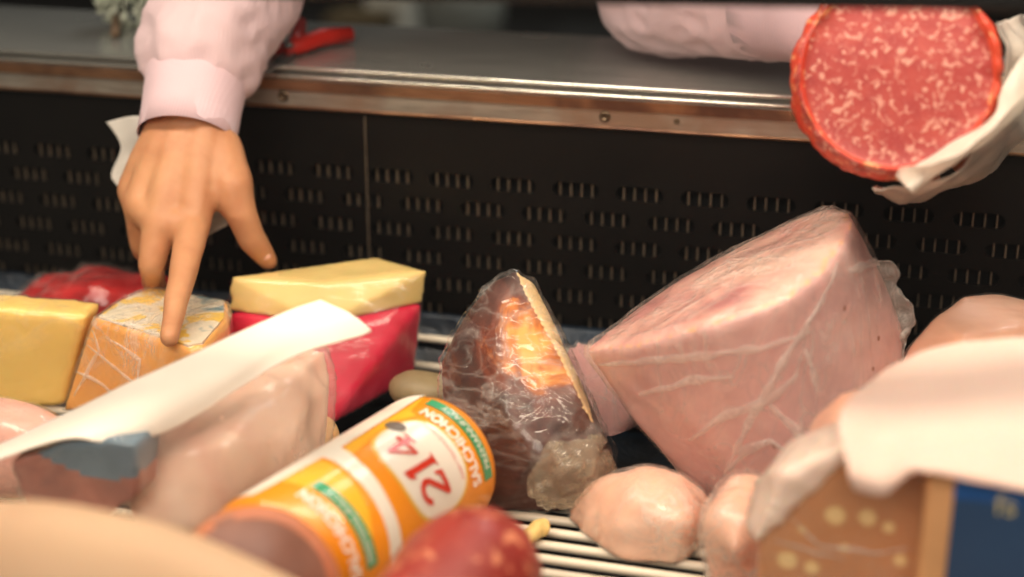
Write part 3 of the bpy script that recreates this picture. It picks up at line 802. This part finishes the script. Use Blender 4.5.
tag(obj('casing_knot', bm, M['cream'], smooth=True), 'tiny pale yellow knotted scrap on the rack beside the red salami end', 'scrap')
# brown sausage with dark end
c0 = P(255, 592, -.53)
t = thing('brown_sausage', Vector((c0.x, c0.y, 0)), 'thick brown sausage with dull cut end beside the printed chub', 'sausage')
axb = Vector((.30, -.82, .40)).normalized()
bm = lathe([(-.035, 0), (-.035, .03), (-.028, .042), (.012, .0455), (.018, .043), (.02, .040), (.0195, 0)], c0, axb, 48); displace(bm, 40, .001); floor_clip(bm, .0005)
b = obj('meat_body', bm, [M['sausage'], M['sausage_cut']], t, True)
paint(b, lambda c, n: 1 if n.dot(axb) > .85 and (c-c0).dot(axb) > 0 else 0)
# wrapped pale ham under the white paper
pts = [P(x, y, Y) for x, y, Y in ((150, 440, -.39), (205, 400, -.36), (270, 366, -.33), (298, 372, -.33), (303, 408, -.345), (292, 440, -.365), (244, 488, -.40), (200, 527, -.42), (140, 527, -.43), (112, 470, -.42), (230, 440, -.41), (250, 400, -.37))]
pts += [p+Vector((0, .05, -.004)) for p in pts[:6]]+[Vector((p.x, p.y+.03, 0)) for p in pts[5:9]]
t = thing('wrapped_ham', Vector((pts[6].x, pts[6].y, 0)), 'pale pink sliced ham in a clear bag under white paper', 'ham')
bm = organic(pts, .003, 3, ((25, .003),)); b = obj('meat_body', bm, M['pack_pink'], t, True)
obj('clear_bag', skinned(b, .0025, ((40, .003, True), (18, .002))), film_mat('bag_film', (252, 232, 216), .2, .4, 14, .2), t, True)
# dark cold cut with blue-grey wrap
pts = [P(x, y, -.45) for x, y in ((10, 462), (60, 444), (108, 440), (136, 445), (134, 500), (90, 530), (30, 520))]
pts += [p+Vector((0, .035, 0)) for p in pts]
t = thing('cold_cut', Vector((pts[2].x, pts[2].y, 0)), 'dark brown cold cut with blue-grey wrap below the white paper', 'meat')
bm = organic(pts, .003, 3, ((30, .002),)); b = obj('meat_body', bm, [M['brown_cut'], M['blue_film']], t, True)
zl = P(80, 468, -.45).z
paint(b, lambda c, n: 1 if c.z > zl+.006*math.sin(c.x*60) else 0)
obj('cling_film', skinned(b, .002, ((40, .002, True),)), M['film'], t, True)
# white paper strip
ctrl = [[P(-30, 458, -.43), P(60, 418, -.415), P(140, 380, -.40), P(220, 342, -.375), P(290, 312, -.345), P(316, 303, -.335), P(320, 302, -.333)],
        [P(-30, 465, -.447), P(65, 430, -.435), P(142, 403, -.42), P(225, 375, -.395), P(300, 334, -.36), P(345, 319, -.343), P(350, 316, -.34)],
        [P(-30, 470, -.458), P(62, 440, -.452), P(112, 443, -.445), P(172, 428, -.42), P(286, 361, -.375), P(362, 336, -.345), P(371, 330, -.342)]]
tag(obj('paper_strip', patch(ctrl, 8, .0014, ((20, .0015),)), M['paper'], smooth=True), 'long white folded paper lying across the wrapped pale ham', 'paper')
# pink piece at the left edge
pts = ball_pts(P(-8, 448, -.34), (.07, .035, .036), 18, 10)
for p in pts: p.z = max(p.z, 0)
t = thing('pink_ham', Vector((P(-10, 455, -.36).x, -.36, 0)), 'pale pink ham at left edge in front of yellow slab', 'ham')
bm = organic(pts+[Vector((p.x, p.y, 0)) for p in pts[:18]], .004, 2, ((25, .002),)); b = obj('meat_body', bm, meat('rosy_ham', (236, 178, 160), (228, 164, 146), (242, 196, 180), 12), t, True)
obj('cling_film', skinned(b, .0015, ((40, .001),)), M['film'], t, True)
# big blurred ham right behind the glass
c = P(60, 640, -.62)
pts = ball_pts((c.x, c.y, .074), (.175, .05, .078), 24, 12)
bm = organic(pts, .006, 3, ((14, .006),))
tag(obj('beige_ham', bm, M['fg_ham'], smooth=True), 'big blurred beige ham nearest the glass at bottom left', 'ham')

# ------------------------------------------------------------------ cut salami held over the case, and its bag
SC = P(892, 78, -.225)
SAX = (SC-CAM).normalized()
SAX = (SAX+RGT*.02-UPV*.02).normalized()
t = thing('salami', SC, 'large cut red salami held above the case, marbled face forward', 'salami')
R0 = .0612
prof = [(.004, 0)]+[(.004, R0*.2*i) for i in range(1, 5)]+[(.003, R0*.91), (-.001, R0*.955), (.003, R0*1.0), (.010, R0*1.03), (.03, R0*1.04), (.06, R0*1.04), (.10, R0*1.02), (.115, R0*.9), (.125, R0*.6), (.128, 0)]
bm = lathe(prof, SC, SAX, 96, UPV)
for v in bm.verts:                                            # the face sits off-centre in a raised casing lip
    d_ = (v.co-SC).dot(SAX); q = max(0, min(1, (.012-d_)/.010)); v.co += (RGT*.0035+UPV*.003)*q
bmesh.ops.subdivide_edges(bm, edges=bm.edges, cuts=1, use_grid_fill=True); keep = [(v, v.co.copy()) for v in bm.verts if ((v.co-SC)-SAX*(v.co-SC).dot(SAX)).length < R0*.9]
displace(bm, 110, .0022); displace(bm, 40, .0018, 4)
for v, q in keep: v.co = q
b = obj('casing', bm, [salami_mat('salami_casing', (220, 84, 56), (196, 56, 42), (240, 160, 112), 120, .56), salami_mat('salami_face', (188, 80, 70), (166, 58, 56), (222, 156, 138), 240, .54)], t, True)
paint(b, lambda c, n: 1 if n.dot(-SAX) > .6 and ((c-SC)-SAX*(c-SC).dot(SAX)).length < R0*.97 else 0)
E1 = (RGT-SAX*RGT.dot(SAX)).normalized(); E2 = (UPV-SAX*UPV.dot(SAX)).normalized()
def aro(a, r, d): return SC+SAX*d+(E1*math.cos(R_(a))+E2*math.sin(R_(a)))*r
ctrl = []
for d, base_r in ((.004, 1.07), (.03, 1.12), (.07, 1.2), (.12, 1.22)):
    row = []
    for i, a_ in enumerate((-100, -84, -68, -52, -36, -20, -4, 12, 28)):
        flare = (1.0, 1.02, 1.05, 1.08, 1.12, 1.16, 1.18, 1.22, 1.24)[i]
        r_ = R0*base_r*(1+(flare-1)*(d*9))*(1+.03*(i % 2))
        row.append(aro(a_, r_, d+.006*math.sin(i*2.3)))
    ctrl.append(row)
bg = thing('plastic_bag', aro(-30, R0*1.2, .06), 'crumpled white plastic bag around the right side of held salami', 'bag')
bm = patch(ctrl, 6, .0005, ((55, .004), (26, .006), (100, .0015)))
obj('bag_wall', bm, M['film_bag'], bg, True)
tip = [[P(888, 168, -.215), P(925, 164, -.27), P(965, 148, -.265), P(1000, 120, -.25), P(1040, 80, -.22)],
       [P(905, 186, -.262), P(932, 176, -.262), P(966, 158, -.255), P(1006, 126, -.24), P(1046, 90, -.21)],
       [P(915, 194, -.255), P(938, 172, -.255), P(968, 150, -.25), P(1010, 110, -.235), P(1050, 60, -.20)],
       [P(900, 172, -.24), P(940, 150, -.24), P(985, 120, -.235), P(1012, 70, -.22), P(1050, 20, -.19)]]
obj('bag_flap', patch(tip, 6, .0005, ((45, .003), (90, .0015))), M['film_bag'], bg, True)

# ------------------------------------------------------------------ person reaching in from behind the counter
person = thing('person', (.12, .78, -.85), 'person in a pale pink sweatshirt leaning over counter, reaching into the case', 'person')
bm = bmesh.new()
EL_R = Vector((-.215, .10, .40)); SH_R = Vector((-.10, .34, .52))
WR = P(190, 120, -.10)
chain(bm, [(SH_R, .05), (EL_R, .04), (P(200, 60, -.05), .030), (P(192, 110, -.095), .026)])
wl, wr = P(168, 134, -.107), P(203, 136, -.105)
capsule(bm, wl, wr, .019, .019)
kn = {'i': P(193, 226, -.155), 'm': P(160, 224, -.160), 'r': P(139, 207, -.145), 'p': P(133, 188, -.125)}
capsule(bm, wr, kn['i'], .020, .0135); capsule(bm, P(188, 130, -.103), kn['m'], .021, .0135); capsule(bm, P(175, 130, -.103), kn['r'], .021, .013); capsule(bm, wl, kn['p'], .020, .0125)
capsule(bm, kn['i'], kn['m'], .0135, .0135); capsule(bm, kn['m'], kn['r'], .0135, .013); capsule(bm, kn['r'], kn['p'], .013, .0125)
chain(bm, [(kn['i'], .0138), (P(183, 272, -.200), .0112), (P(175, 310, -.236), .0090), (P(169, 337, -.262), .0074)])
chain(bm, [(kn['m'], .0135), (P(151, 264, -.172), .0105), (P(154, 284, -.14), .009), (P(160, 290, -.115), .0076)])
chain(bm, [(kn['r'], .0128), (P(141, 244, -.138), .0100), (P(152, 262, -.105), .0085), (P(163, 262, -.085), .0072)])
chain(bm, [(kn['p'], .0115), (P(138, 222, -.108), .0088), (P(150, 236, -.085), .0075), (P(160, 236, -.07), .0064)])
chain(bm, [(P(218, 150, -.104), .020), (P(231, 188, -.122), .018), (P(241, 214, -.128), .0132), (P(252, 240, -.124), .0112), (P(268, 261, -.112), .0082)])
# left arm, resting on the counter and holding the salami from behind
hc = SC+SAX*.185
EL_L = P(660, -14, .105); WR_L = P(812, 6, .02); SH_L = Vector((.24, .36, .47))
chain(bm, [(SH_L, .05), (EL_L, .040), (WR_L, .028), (lerp(WR_L, hc, .6), .028), (hc, .027)])
for a_, l_ in ((-72, .104), (-50, .098), (-27, .098), (-4, .106)):
    chain(bm, [(aro(a_, .022, .172), .013), (aro(a_, .058, .146), .0100), (aro(a_, .0735, .118), .0088), (aro(a_, .0735, l_), .0074)])
chain(bm, [(aro(80, .02, .175), .014), (aro(95, .055, .150), .011), (aro(100, .074, .120), .0090)])
# trunk, neck, head, legs
HIP = Vector((.13, .86, .10)); CH = Vector((.07, .46, .44)); NK = Vector((.06, .34, .56)); HD = Vector((.05, .26, .68))
def torso(bm, grow=0):
    merge(bm, hull(ball_pts(HIP, (.165+grow, .10+grow, .11+grow))+ball_pts((HIP+CH)/2, (.135+grow, .10+grow, .10+grow))))
    merge(bm, hull(ball_pts(CH, (.15+grow, .10+grow, .09+grow))+ball_pts((HIP+CH)/2, (.135+grow, .10+grow, .10+grow))))
    merge(bm, hull(ball_pts(SH_R, .056+grow)+ball_pts(SH_L, .056+grow)+ball_pts(CH, (.14+grow, .10+grow, .09+grow))))
torso(bm); chain(bm, [(CH+Vector((0, -.06, .07)), .06), (NK, .052), (HD, .058)])
merge(bm, hull(ball_pts(HD+Vector((0, .015, .045)), (.076, .095, .088), 14, 10)+ball_pts(HD+Vector((0, -.035, -.03)), (.045, .05, .05), 14, 10)))
merge(bm, hull(ball_pts(HD+Vector((0, -.085, .025)), .007)+ball_pts(HD+Vector((0, -.104, -.008)), .013)))
for s in (-1, 1): merge(bm, hull(ball_pts(HD+Vector((s*.076, .01, .015)), (.008, .02, .03))))
for y_, w_ in ((-.036, .024),): capsule(bm, HD+Vector((-w_, -.078, y_)), HD+Vector((w_, -.078, y_)), .008, .008)
for s in (-1, 1):
    h = HIP+Vector((s*.09, 0, -.06)); chain(bm, [(h, .085), (Vector((.13+s*.10, .84, -.38)), .06), (Vector((.13+s*.11, .90, -.76)), .042)])
    chain(bm, [(Vector((.13+s*.11, .90, -.80)), .036), (Vector((.13+s*.12, .75, -.815)), .032)])
bm = voxel(bm, .0026); relax(bm, 3)
displace(bm, 45, .0012)
body = obj('body', bm, M['skin'], person, True)
for s in (-1, 1):
    bm = bmesh.new(); bmesh.ops.create_uvsphere(bm, u_segments=16, v_segments=10, radius=.0125, matrix=Matrix.Translation(HD+Vector((s*.03, -.073, .022)))); obj('eye', bm, M['paper'], body, True)
# nail of the thumb
tp = P(264, 256, -.120)
bm = organic(ball_pts(tp, (.0062, .0042, .0042), 14, 10), .0009, 2, (), None); obj('thumb_nail', bm, M['nail'], body, True)
# sweatshirt
bm = bmesh.new(); torso(bm, .016)
chain(bm, [(SH_R, .075), (EL_R, .064), (P(226, 6, -.005), .054), (P(204, 40, -.036), .054), (P(201, 56, -.046), .0495)])
chain(bm, [(SH_L, .075), (EL_L, .058), (P(735, -6, .065), .050), (P(770, 2, .045), .046)])
bm = voxel(bm, .005); relax(bm, 4); displace(bm, 20, .006); displace(bm, 48, .0028, 5, True)
obj('sweatshirt', bm, M['sweat'], person, True)
def cuff_tube(pts, rr):
    rr = [r+.0 for r in rr]
    bm = tube(pts, rr, 40, False)
    bmesh.ops.solidify(bm, geom=list(bm.faces), thickness=.003); relax(bm, 1)
    displace(bm, 30, .0012)
    return bm
obj('cuff', cuff_tube([P(201, 52, -.042), P(198, 74, -.055), P(194, 96, -.074), P(190, 118, -.090), P(186, 142, -.104)], [.0415, .0405, .0392, .0384, .0380]), M['cuff'], person, True)
obj('cuff', cuff_tube([P(762, 1, .048), P(785, 4, .035), P(808, 8, .022), P(868, 22, -.035)], [.045, .044, .042, .038]), M['cuff'], person, True)
# apron and trousers, hair
bm = hull(ball_pts(HIP+Vector((0, -.03, -.02)), (.17, .11, .12))+ball_pts((HIP+CH)/2+Vector((0, -.03, -.03)), (.12, .09, .09))+[HIP+Vector((.15, -.08, -.4)), HIP+Vector((-.15, -.08, -.4)), HIP+Vector((.15, -.02, -.4)), HIP+Vector((-.15, -.02, -.4))])
bm = voxel(bm, .008); relax(bm, 3); displace(bm, 14, .006); obj('apron', bm, M['apron'], person, True)
bm = bmesh.new()
for s in (-1, 1): chain(bm, [(HIP+Vector((s*.09, 0, -.06)), .098), (Vector((.13+s*.10, .84, -.38)), .074), (Vector((.13+s*.11, .90, -.75)), .058)])
bm = voxel(bm, .008); relax(bm, 2); obj('trousers', bm, M['apron'], person, True)
bm = hull(ball_pts(HD+Vector((0, .03, .055)), (.084, .095, .09), 16, 10)); merge(bm, hull(ball_pts(HD+Vector((0, .10, .0)), (.06, .05, .08))))
bm = voxel(bm, .005); relax(bm, 2); displace(bm, 50, .003); obj('hair', bm, M['hair'], person, True)

# white sheet under the reaching hand
ctrl = [[P(106, 122, -.085), P(140, 116, -.082), P(185, 130, -.075), P(236, 142, -.08)],
        [P(120, 146, -.09), P(150, 150, -.085), P(190, 160, -.075), P(245, 158, -.085)],
        [P(112, 178, -.095), P(150, 185, -.09), P(195, 200, -.085), P(242, 192, -.095)],
        [P(140, 205, -.10), P(170, 225, -.10), P(198, 238, -.105), P(226, 226, -.105)]]
tag(obj('plastic_sheet', patch(ctrl, 7, .0006, ((60, .004), (25, .003))), M['film_glove'], smooth=True), 'crumpled white plastic sheet held behind the reaching hand', 'sheet')

# ------------------------------------------------------------------ on the counter
t = thing('scissors', G(300, 45, CZ), 'red-handled scissors lying on the steel counter beside the sleeve', 'scissors')
zs = CZ+.006
def ringpts(cx, cy, rx, ry, rot, n=24):
    o = []
    for i in range(n+1):
        q = 2*math.pi*i/n; x, y = rx*math.cos(q), ry*math.sin(q)
        o.append(Vector((cx+x*math.cos(rot)-y*math.sin(rot), cy+x*math.sin(rot)+y*math.cos(rot), zs)))
    return o
pv = G(289, 52, zs); h1 = G(334, 38, zs); h2 = G(290, 38, zs); tipb = G(262, 68, zs)
obj('handle', tube([pv+Vector((-.004, 0, .001)), lerp(pv, h1, .35)+Vector((0, -.002, .003)), lerp(pv, h1, .7)+Vector((0, 0, .004)), h1+Vector((.014, .004, .003))], [.0055, .0075, .008, .007], 14), M['scissor_red'], t, True)
e2_ = G(268, 46, zs)
obj('handle', tube([pv+Vector((.002, .004, .002)), lerp(pv, h2, .5)+Vector((.006, .004, .005)), G(300, 30, zs)+Vector((0, 0, .006))], [.0055, .007, .006], 14), M['scissor_red'], t, True)
obj('handle', tube([pv+Vector((0, .004, .001)), lerp(pv, e2_, .5), e2_], [.005, .0065, .006], 14), M['scissor_red'], t, True)
for dx in (0, .005):
    a_ = pv; b_ = tipb+Vector((dx, 0, -.004)); d_ = (b_-a_).normalized(); n_ = Vector((-d_.y, d_.x, 0))
    bm = hull([a_+n_*.006, a_-n_*.006, b_, a_+n_*.006+Vector((0, 0, -.003)), a_-n_*.006+Vector((0, 0, -.003)), b_+Vector((0, 0, -.001))]); obj('blade', bm, M['blade'], t)
bm = bmesh.new(); bmesh.ops.create_cone(bm, cap_ends=True, segments=16, radius1=.004, radius2=.0035, depth=.004, matrix=Matrix.Translation(pv+Vector((0, 0, .006)))); obj('pivot', bm, M['blade'], t, True)
# leafy bundle
c = P(130, 0, .13)
t = thing('leafy_bundle', (c.x, c.y, CZ), 'pale grey-green leafy bundle on counter beside the pink sleeve', 'herbs')
bm = bmesh.new()
for i in range(230):
    d_ = Vector((random.gauss(0, 1), random.gauss(0, 1), random.gauss(0, 1))).normalized()
    p = c+Vector((d_.x*.032, d_.y*.025, d_.z*.026))*random.uniform(.5, 1)
    p.z = max(p.z, CZ+.004)
    L, w = random.uniform(.008, .015), random.uniform(.003, .005)
    q = d_.orthogonal().normalized(); q = (q*math.cos(i)+d_.cross(q)*math.sin(i))
    s_ = d_.cross(q); tip_ = p+d_*L*.6+q*L*.6
    mid = lerp(p, tip_, .5)+d_*.002
    bm2 = hull([p, mid+s_*w, mid-s_*w, tip_, mid+d_*.0012, mid-d_*.0012]); merge(bm, bm2)
for v in bm.verts: v.co.z = max(v.co.z, CZ+.0006)
obj('leaves', bm, M['leaf'], t)['kind'] = 'stuff'
obj('stem', tube([c+Vector((-.01, -.01, -.01)), Vector((c.x+.005, c.y-.04, CZ+.006)), Vector((c.x+.012, c.y-.055, CZ+.005))], [.004, .0045, .004], 10), M['stem'], t, True)

# ------------------------------------------------------------------ light
def area(name, loc, target, sx, sy, power, color):
    l = bpy.data.lights.new(name, 'AREA'); l.shape = 'RECTANGLE'; l.size = sx; l.size_y = sy; l.energy = power; l.color = color
    o = bpy.data.objects.new(name, l); COL.objects.link(o); o.location = loc
    o.rotation_euler = (Vector(target)-Vector(loc)).to_track_quat('-Z', 'Y').to_euler(); return o
area('canopy_lamp', (.05, -.40, .795), (.05, -.36, 0), 1.5, .10, 11, (1, .85, .68))
area('ceiling_lamp', (.1, -2.25, 1.55), (0, -.1, .1), 1.6, .9, 38, (1, .88, .75))
area('background_fill', (.2, 1.6, 1.9), (.0, .9, 0), 1.2, .5, 18, (.95, 1, .97))  # unseen fill added to brighten the background
W = bpy.data.worlds.new('W'); S.world = W; W.use_nodes = True
W.node_tree.nodes['Background'].inputs[0].default_value = (.9, .82, .72, 1)
W.node_tree.nodes['Background'].inputs[1].default_value = .12

# ------------------------------------------------------------------ camera
cd = bpy.data.cameras.new('camera'); cam = bpy.data.objects.new('camera', cd); COL.objects.link(cam)
cd.sensor_width = 36; cd.lens = FPX*36/1024; cd.clip_start = .02
cam.matrix_world = Matrix((( *RGT, 0), (*UPV, 0), (*(-FWD), 0), (0, 0, 0, 1))).transposed()
cam.location = CAM
cd.dof.use_dof = True; cd.dof.focus_distance = 1.12; cd.dof.aperture_fstop = 2.6
S.camera = cam
S.view_settings.view_transform = 'Standard'; S.view_settings.look = 'None'
S.view_settings.exposure = 0; S.view_settings.gamma = 1; S.view_settings.use_curve_mapping = False
S.cycles.transparent_max_bounces = 40
